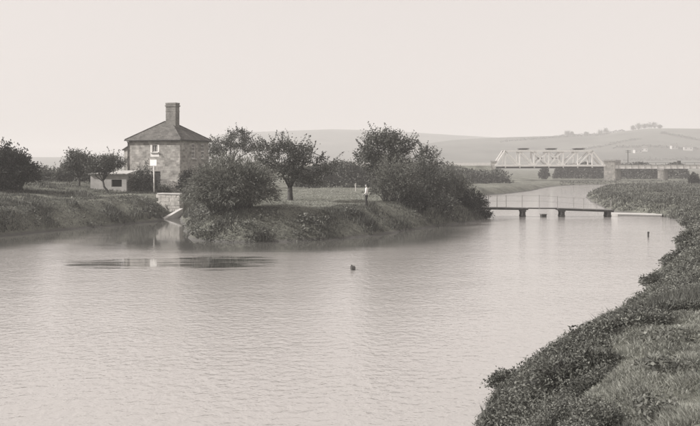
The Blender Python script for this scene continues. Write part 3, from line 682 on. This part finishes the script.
pier(489.5, 1.6, 5.0, 15, 6.6, 'abutment')
x0, x1 = X(613, BD), X(860, BD)
for yy in (-2.2, 2.2):
    MB().box(((x0 + x1) / 2, yy, 4.75), (x1 - x0, 0.3, 1.15)).build('plate_girder', 'iron_pale', rb)
    MB().box(((x0 + x1) / 2, yy, 5.37), (x1 - x0, 0.55, 0.09)).box(((x0 + x1) / 2, yy, 4.14), (x1 - x0, 0.55, 0.09)).build('girder_flange', 'iron_grey', rb)
    for i in range(int((x1 - x0) / 2.0)): MB().box((x0 + 1 + 2.0 * i, yy - 0.2 * (1 if yy < 0 else -1), 4.75), (0.14, 0.12, 1.1)).build('stiffener', 'iron_grey', rb)
MB().box(((x0 + x1) / 2, 0, 4.4), (x1 - x0, 4.05, 0.5)).build('deck', 'iron_dark', rb)
rl = MB(); rl.bar((x0, -2.35, 6.0), (x1, -2.35, 6.0), 0.09, 0.11)
for i in range(int((x1 - x0) / 3.0)): rl.box((x0 + 0.5 + 3.0 * i, -2.35, 5.7), (0.09, 0.09, 0.6))
rl.build('handrail', 'iron_dark', rb)
x2 = X(489, BD); x3 = -60.0
for yy in (-2.2, 2.2):
    MB().box(((x2 + x3) / 2, yy, 5.5), (x2 - x3, 0.3, 0.95)).build('parapet', 'iron_pale', rb)
emb = MB(); emb.add([(x3, -8, 0), (x2 + 1, -8, 0), (x2 + 1, 8, 0), (x3, 8, 0), (x3, -2.6, 5.1), (x2, -2.6, 5.1), (x2, 2.6, 5.1), (x3, 2.6, 5.1)],
                    [(3, 2, 1, 0), (4, 5, 6, 7), (0, 1, 5, 4), (1, 2, 6, 5), (2, 3, 7, 6), (3, 0, 4, 7)])
e_ = emb.build('railway_embankment', 'ground_turf'); e_.location = (0, BD, 0); tag(e_, kind='structure')
cab = thing('trackside_box', (X(677, BD), BD - 1.6, 5.4), 0, 'small dark box standing on the railway deck near the right edge', 'box')
MB().box((0, 0, 0.35), (0.9, 0.6, 1.5)).build('body', 'iron_dark', cab); MB().box((0, 0, 1.15), (1.1, 0.8, 0.1)).build('lid', 'iron_dark', cab)
tp = thing('telegraph_pole', (X(628, 285), 285, gz(X(628, 285), 285)), 0, 'telegraph pole rising behind the deck right of the big pier', 'pole')
zz = Z(150, 285) - tp.location.z
MB().tube([(0, 0, -0.4), (0, 0, zz)], [0.17, 0.1], 8).build('pole', 'dark_wood', tp)
for k in (0.3, 0.8): MB().box((0, -0.14, zz - k), (1.7, 0.1, 0.12)).build('crossarm', 'dark_wood', tp)

# ------------------------------------------------------------------ footbridge
FD = 87.0
fb = thing('footbridge', (0, FD, 0), 0, 'low plank footbridge with thin post railing across the river', 'bridge')
def fz(py): return Z(py, FD)
fx = lambda p: X(p, FD)
for (a, b_, za, zb_, th) in ((474, 527, 207.6, 208.2, 0.15), (557, 612, 208.4, 210.2, 0.18)):
    for yy in (-0.55, 0.55): MB().bar((fx(a), yy, fz(za) - 0.08), (fx(b_), yy, fz(zb_) - 0.08), 0.14, th).build('beam', 'dark_wood', fb)
    n_ = int((fx(b_) - fx(a)) / 0.26)
    for i in range(n_):
        u = (i + 0.5) / n_; MB().box((fx(a) + (fx(b_) - fx(a)) * u, 0, fz(za) + (fz(zb_) - fz(za)) * u + 0.03), (0.235, 1.35, 0.055)).build('plank', 'deck_wood', fb)
MB().bar((fx(526), 0, fz(208.2)), (fx(558), 0, fz(208.4)), 0.7, 0.10).build('gangplank', 'dark_wood', fb)
for p, t0 in ((522.5, 0), (561.5, 0), (607.5, 1)):
    pr = MB()
    for yy in (-0.5, 0.5):
        pr.tube([(fx(p) - 0.12, yy, -1.5), (fx(p) - 0.1, yy, fz(209.5) - 0.12)], 0.12, 7); pr.tube([(fx(p) + 0.14, yy, -1.5), (fx(p) + 0.1, yy, fz(209.5) - 0.12)], 0.1, 7)
    pr.box((fx(p), 0, fz(210.6)), (0.5, 1.3, 0.16)).box((fx(p), 0, 0.12), (0.46, 1.2, 0.14)).bar((fx(p) - 0.15, -0.56, 0.05), (fx(p) + 0.15, -0.56, 0.6), 0.06, 0.1)
    pr.build('trestle', 'dark_wood', fb)
posts = (478, 487.5, 496, 505, 521, 538, 556, 572, 582, 595, 609)
tops = [195.2 + 5.0 * max(0, (p - 540) / 70) for p in posts]
for p, tp_ in zip(posts, tops):
    base = 208.0 + 2.0 * max(0, (p - 557) / 55)
    MB().box((fx(p), -0.6, (fz(tp_) + fz(base)) / 2), (0.055, 0.055, fz(tp_) - fz(base) + 0.1)).build('post', 'iron_grey', fb)
for k in (0.0, 0.55):
    for i in range(len(posts) - 1):
        MB().bar((fx(posts[i]), -0.6, fz(tops[i]) - 0.03 - k), (fx(posts[i + 1]), -0.6, fz(tops[i + 1]) - 0.03 - k), 0.022, 0.022).build('rail', 'iron_grey', fb)
st = thing('mooring_stump', (fx(542.5), FD - 0.4, 0), R(12), 'short square stump standing in the water under the gangplank', 'stump')
MB().box((0, 0, -0.5), (0.5, 0.42, 1.5)).build('timber', 'dark_wood', st); MB().box((0, 0, 0.28), (0.58, 0.5, 0.08)).build('cap', 'grey_wood', st)
# concrete landing on the right bank
ld = thing('concrete_landing', (X(634, 88), 88, 0), R(-24), 'long low pale concrete landing at the right end of the footbridge', 'landing')
MB().box((0, 1.1, -0.28), (5.4, 2.2, 1.0)).build('slab', 'concrete', ld)
MB().box((0.5, -0.06, 0.05), (4.2, 0.12, 0.2)).build('edge_beam', 'grey_wood', ld)
# stake in the water
sk = thing('water_stake', (X(648, 62.5), 62.5, 0), 0, 'short dark stake poking out of the open water near the right bank', 'stake')
MB().tube([(0, 0, -1.2), (0.02, 0, 0.3)], [0.075, 0.06], 7).build('timber', 'dark_wood', sk); MB().tube([(0.02, 0, 0.28), (0.03, 0, 0.4)], [0.085, 0.07], 7).build('cap', 'dark_wood', sk)
# meadow post
mp_ = thing('meadow_post', place(355.5, 103), 0, 'white post standing in the meadow left of the man', 'post')
MB().box((0, 0, 0.4), (0.12, 0.12, 1.2)).build('shaft', 'white_paint', mp_); MB().box((0, 0, 1.03), (0.16, 0.16, 0.06)).build('cap', 'white_paint', mp_)

# ------------------------------------------------------------------ far cottages
for k, (px, d, w_, h_, rz, lab) in enumerate([(637.5, 1000, 9, 4.5, 10, 'white cottage low on the hillside left of its neighbours'), (644.5, 1010, 7, 4.5, -20, 'white cottage on the hillside, second from the left'), (674, 1030, 8, 5, 5, 'pale cottage on the hillside above the dark deck box'), (688, 1020, 10, 5, -10, 'pale cottage on the hillside at the right edge')]):
    z0 = hn(px, d) - 0.8
    c_ = thing('far_cottage', (X(px, d), d, z0), R(rz), lab, 'house', 'cottages on the hillside')
    MB().box((0, 0, h_ / 2), (w_, 5.5, h_)).build('wall', 'render_wash', c_)
    m_ = MB(); a, b_ = w_ / 2 + 0.3, 3.1
    m_.add([(-a, -b_, h_ - 0.2), (a, -b_, h_ - 0.2), (a, b_, h_ - 0.2), (-a, b_, h_ - 0.2), (-a, 0, h_ + 2.4), (a, 0, h_ + 2.4)], [(3, 2, 1, 0), (0, 1, 5, 4), (2, 3, 4, 5), (0, 4, 3), (1, 2, 5)])
    m_.build('roof', 'slate', c_)
    for wx_ in (-w_ * 0.28, w_ * 0.28): MB().box((wx_, -2.78, h_ * 0.6), (1.1, 0.1, 1.3)).build('window', 'glass_dark', c_)
    MB().box((w_ * 0.38, 0, h_ + 2.3), (0.9, 0.9, 1.8)).build('chimney', 'chimney_brick', c_)

# ------------------------------------------------------------------ man
def skin_mesh(name, nodes, edges, mat, parent, root=0, sub=2):
    bm = bmesh.new(); sl_ = bm.verts.layers.skin.verify(); vs = []
    for i, (co, r) in enumerate(nodes):
        v = bm.verts.new(co); rr = r if hasattr(r, '__len__') else (r, r); v[sl_].radius = rr
        v[sl_].use_root = (i == root); vs.append(v)
    for a, b_ in edges: bm.edges.new((vs[a], vs[b_]))
    me = bpy.data.meshes.new(name); bm.to_mesh(me); bm.free(); me.materials.append(MATS[mat])
    o = bpy.data.objects.new(name, me); COL.objects.link(o); o.parent = parent
    s_ = o.modifiers.new('skin', 'SKIN'); s_.use_smooth_shade = True
    ss = o.modifiers.new('sub', 'SUBSURF'); ss.levels = sub; ss.render_levels = sub
    return o
MD = 69.0; mx_ = X(366.5, MD)
man = thing('person', (mx_, MD, gz(mx_, MD)), R(78), 'man in white shirt and dark trousers standing on the grassy point', 'person')
# local axes: he faces +y, x is his right; the root turns him to look left across the river
man.scale = (1.05, 1.05, 1.05)
N = []; E = []
def nv(co, r, link=None):
    N.append((co, r)); i = len(N) - 1
    if link is not None: E.append((link, i))
    return i
pel = nv((0, 0, 0.95), (0.13, 0.1)); wai = nv((0, 0.0, 1.10), (0.125, 0.095), pel); che = nv((0, -0.01, 1.30), (0.15, 0.11), wai); nk0 = nv((0, -0.01, 1.46), (0.075, 0.07), che)
nk = nv((0, 0.005, 1.52), 0.055, nk0); hd0 = nv((0, 0.03, 1.58), (0.065, 0.08), nk); hd1 = nv((0, 0.025, 1.66), (0.078, 0.098), hd0); hd2 = nv((0, 0.01, 1.74), (0.06, 0.075), hd1)
nv((0, 0.13, 1.635), 0.014, hd1)
for s_ in (-1, 1):
    nv((s_ * 0.085, 0.01, 1.645), 0.016, hd1)
    hp = nv((s_ * 0.09, 0, 0.88), 0.088, pel); kn = nv((s_ * 0.10, 0.02 + 0.03 * s_, 0.48), 0.058, hp); ak = nv((s_ * 0.11, -0.02 + 0.05 * s_, 0.09), 0.04, kn); nv((s_ * 0.12, 0.13 + 0.05 * s_, 0.035), 0.035, ak)
    sh = nv((s_ * 0.19, -0.01, 1.41), 0.062, nk0)
    el_ = nv((s_ * 0.235, 0.0, 1.13), 0.046, sh); wr = nv((s_ * 0.19, 0.17, 0.97), 0.03, el_); pm = nv((s_ * 0.17, 0.235, 0.94), (0.036, 0.022), wr)
    for k in range(4):
        f1 = nv((s_ * (0.198 - 0.022 * k), 0.28 + 0.006 * (k in (1, 2)), 0.915), 0.0095, pm); nv((s_ * (0.194 - 0.021 * k), 0.30, 0.88), 0.008, f1)
    th_ = nv((s_ * 0.135, 0.24, 0.96), 0.011, pm); nv((s_ * 0.12, 0.275, 0.95), 0.009, th_)
skin_mesh('body', N, E, 'skin', man)
S = [((0, 0, 0.98), (0.15, 0.118)), ((0, 0, 1.12), (0.142, 0.115)), ((0, -0.01, 1.30), (0.168, 0.13)), ((0, -0.01, 1.45), (0.09, 0.085))]; SE = [(0, 1), (1, 2), (2, 3)]
for s_ in (-1, 1):
    S += [((s_ * 0.19, -0.01, 1.41), 0.078), ((s_ * 0.235, 0.0, 1.13), 0.064), ((s_ * 0.21, 0.10, 1.03), 0.052)]; k = len(S) - 3; SE += [(3, k), (k, k + 1), (k + 1, k + 2)]
skin_mesh('shirt', S, SE, 'shirt', man)
T_ = [((0, 0, 0.99), (0.148, 0.116)), ((0, 0, 0.90), (0.14, 0.11))]; TE = [(0, 1)]
for s_ in (-1, 1):
    T_ += [((s_ * 0.09, 0, 0.84), 0.102), ((s_ * 0.10, 0.02 + 0.03 * s_, 0.48), 0.078), ((s_ * 0.11, -0.02 + 0.05 * s_, 0.09), 0.07)]; k = len(T_) - 3; TE += [(1, k), (k, k + 1), (k + 1, k + 2)]
skin_mesh('trousers', T_, TE, 'trousers', man)
for s_ in (-1, 1): skin_mesh('shoe', [((s_ * 0.11, -0.04 + 0.05 * s_, 0.05), 0.05), ((s_ * 0.12, 0.05 + 0.05 * s_, 0.045), 0.048), ((s_ * 0.125, 0.15 + 0.05 * s_, 0.04), 0.04)], [(0, 1), (1, 2)], 'leather', man)
skin_mesh('hair', [((0, -0.03, 1.63), (0.07, 0.06)), ((0, -0.02, 1.70), (0.082, 0.09)), ((0, 0.01, 1.76), (0.062, 0.075))], [(0, 1), (1, 2)], 'hair', man)
# ------------------------------------------------------------------ water bird
wb_ = thing('water_bird', (X(353, 43), 43, 0), R(65), 'small dark water bird afloat alone in the middle of the river', 'bird')
skin_mesh('body', [((0.17, 0, 0.09), (0.02, 0.035)), ((0.1, 0, 0.06), (0.06, 0.07)), ((0, 0, 0.05), (0.085, 0.1)), ((-0.1, 0, 0.07), (0.08, 0.085)), ((-0.135, 0, 0.14), 0.05), ((-0.145, 0, 0.19), 0.052), ((-0.19, 0, 0.185), 0.022)],
          [(0, 1), (1, 2), (2, 3), (3, 4), (4, 5), (5, 6)], 'feather', wb_, root=2)
wb_.scale = (1.35, 1.35, 1.35)
MB().bar((-0.19, 0, 0.185), (-0.24, 0, 0.175), 0.02, 0.016).build('beak', 'cream_paint', wb_)

# ------------------------------------------------------------------ grass and weeds
def blades(name, rng, x, y, h, w, mat, label, cat, lean=0.35):
    w = np.broadcast_to(np.asarray(w, float), x.shape)
    s = sdist(x, y); keep = s > 0.05; x, y, h, w = x[keep], y[keep], h[keep], w[keep]; s = s[keep]
    z = hz(x, y, s) - 0.02; n = len(x)
    az = rng.uniform(0, 2 * math.pi, n); wv = np.stack([np.cos(az), np.sin(az), np.zeros(n)], -1) * (w * rng.uniform(0.6, 1.4, n))[:, None]
    P0 = np.stack([x, y, z], -1); ln = rng.normal(size=(n, 3)) * lean * h[:, None]; ln[:, 2] = h
    V = np.stack([P0 - wv / 2, P0 + wv / 2, P0 + ln], 1)
    return tag(fast_mesh(name, V, 3, mat), label, cat, kind='stuff')
def pts_view(rng, n, px0, px1, d0, d1):
    """points spread so that nearer ground gets more"""
    d = 1 / rng.uniform(1 / d1, 1 / d0, n); return X(rng.uniform(px0, px1, n), d), d
# right bank: long grass, broad weeds, short turf
r_ = rg(100)
x, y = pts_view(r_, 150000, 470, 900, 11, 75); s = sdist(x, y)
k = (s > 0.1) & (s < 1.15 + 1.5 * vnoise(x, y, 0.9, 7) + 0.5 * np.maximum(y - 14.5, 0)); x, y = x[k], y[k]
blades('long_grass', r_, x, y, (0.10 + 0.28 * vnoise(x, y, 1.2, 9)) * r_.uniform(0.5, 1.2, len(x)), 0.014 + 0.0008 * y, 'blade_long', 'long rough grass on the near right bank', 'grass')
x, y = pts_view(r_, 260000, 480, 860, 11, 32); s = sdist(x, y); k = s > 0.9; x, y = x[k], y[k]
blades('short_grass', r_, x, y, (0.045 + 0.11 * vnoise(x, y, 0.5, 6) ** 2) * r_.uniform(0.5, 1.3, len(x)), 0.012 + 0.0006 * y, 'blade_short', 'short grazed turf at the top of the near right bank', 'grass', lean=0.7)
x, y = pts_view(r_, 70000, 560, 760, 60, 260); s = sdist(x, y); k = s > 0.1; x, y = x[k], y[k]
blades('far_grass', r_, x, y, (0.15 + 0.45 * vnoise(x, y, 4, 9) ** 2) * r_.uniform(0.5, 1.2, len(x)), 0.0012 * y, 'blade_long', 'rough grass on the far right bank up to the railway', 'grass')
def weeds(name, rng, x, y, nl, rad, lsize, mat, label, lw=0.6):
    lsize = np.broadcast_to(np.asarray(lsize, float), x.shape)
    s = sdist(x, y); k = s > 0.02; x, y, s, lsize = x[k], y[k], s[k], lsize[k]; n = len(x); z = hz(x, y, s)
    size = rng.uniform(0.6, 1.4, n) * (0.6 + 0.8 * vnoise(x, y, 1.6, 13))
    off = rng.uniform(-1, 1, (n, nl, 3)) * np.array([0.8, 0.8, 0.0]) * (rad * size)[:, None, None]
    off[..., 2] = rng.uniform(0.05, 1.0, (n, nl)) * (rad * size * 1.25)[:, None]
    C = np.stack([x, y, z], -1)[:, None] + off
    A = off * np.array([1, 1, 0.15]) + rng.normal(size=off.shape) * 0.12
    sz = (lsize * size)[:, None].repeat(nl, 1).ravel()
    return tag(fast_mesh(name, kites(rng, C.reshape(-1, 3), A.reshape(-1, 3), sz, sz * lw, 1.0), 4, mat), label, 'weeds', kind='stuff')
x, y = pts_view(r_, 95000, 470, 820, 12, 52); s = sdist(x, y)
k = (s < 1.25 + 1.5 * vnoise(x, y, 0.9, 7) + 0.5 * np.maximum(y - 14.5, 0)) & (vnoise(x, y, 1.1, 17) > 0.25); x, y = x[k], y[k]
weeds('broad_weeds', r_, x, y, 13, 0.17, 0.020 + 0.0015 * y, 'weed', 'broad-leaved weeds crowding the near right bank')
x, y = pts_view(r_, 5200, 540, 900, 11, 30); s = sdist(x, y); k = (s > 2.0) & (vnoise(x, y, 0.7, 19) > 0.55); x, y = x[k], y[k]
weeds('turf_weeds', r_, x, y, 9, 0.11, 0.065, 'weed', 'scattered low weeds on the turf of the right bank')
x, y = pts_view(r_, 9000, 600, 760, 48, 130); s = sdist(x, y); k = (s < 4 + 4 * vnoise(x, y, 7, 2)) & (vnoise(x, y, 3, 17) > 0.5); x, y = x[k], y[k]
weeds('bank_weeds', r_, x, y, 12, 0.3, 0.17, 'weed', 'weeds along the right bank near the landing')
# left bank and point
x, y = pts_view(r_, 190000, -60, 500, 56, 118); s = sdist(x, y); k = (s > 0.05) & ((s < 4.6) | (x < -18)); x, y, s = x[k], y[k], s[k]
hh = (0.08 + 0.75 * vnoise(x, y, 1.5, 9) ** 2) * r_.uniform(0.4, 1.2, len(x)) * (0.22 + 0.78 * np.maximum(sstep(s, 4.2, 1.2), (x < -17.5) * (0.3 + 0.5 * sstep(vnoise(x, y, 2.6, 23), 0.4, 0.7))))
blades('bank_grass', r_, x, y, hh, 0.045 + 0.0003 * y, 'blade_long', 'long tufted grass on the far bank by the house and the point', 'grass')
x, y = pts_view(r_, 60000, 280, 500, 62, 170); s = sdist(x, y); k = s > 4.0; x, y = x[k], y[k]
blades('meadow_grass', r_, x, y, 0.10 * r_.uniform(0.5, 1.5, len(x)), 0.06, 'blade_meadow', 'pale mown meadow grass behind the standing man', 'grass', lean=0.9)
x, y = pts_view(r_, 5200, -40, 500, 57, 92); s = sdist(x, y); k = (s > 0.0) & (s < 2.6) & (vnoise(x, y, 2.2, 17) > 0.45); x, y = x[k], y[k]
weeds('shore_weeds', r_, x, y, 12, 0.34, 0.17, 'weed', 'clumps of waterside weeds along the far bank')
# nearer clumps one can pick out on the right bank
for px, d, rx, h, lab in [(566, 15.6, 0.75, 0.8, 'dark bushy clump in the bottom corner of the right bank'), (598, 15.4, 0.5, 0.6, 'smaller dark clump beside the bottom corner clump'), (512, 18.6, 0.55, 0.5, 'clump leaning over the water at the bottom edge'),
                          (585, 24.5, 0.7, 0.6, 'leafy clump on the right bank at its first bulge'), (662, 33, 0.9, 0.8, 'leafy clump on the bank at the right middle'), (694, 50, 1.2, 1.1, 'bushy clump where the right bank bends inward'), (697, 70, 1.6, 1.2, 'wide clump beside the inner corner of the water')]:
    x = X(px, d)
    if sdist(x, d)[0] < 0.15: x += 0.5
    bush('weed_clump', (x, d, gz(x, d) - 0.03), lab, 'plant', rg(int(px + d)), rx, rx * 0.9, h * 0.75, 150, 26, 0.045 + 0.0013 * d, 0.55, 'weed', group='clumps on the right bank', jitter=0.05)

# ------------------------------------------------------------------ haze over the whole valley
hb = MB().box((0, 2000, 48.0), (8600, 4700, 104.0)).build('haze', None); tag(hb, kind='stuff')
m = bpy.data.materials.new('haze_air'); m.use_nodes = True; t = m.node_tree; t.nodes.clear()
pv = t.nodes.new('ShaderNodeVolumePrincipled'); pv.inputs['Density'].default_value = 0.0006; pv.inputs['Color'].default_value = (0.90, 0.885, 0.88, 1); pv.inputs['Anisotropy'].default_value = 0.0
o_ = t.nodes.new('ShaderNodeOutputMaterial'); t.links.new(pv.outputs[0], o_.inputs['Volume']); hb.data.materials.append(m)
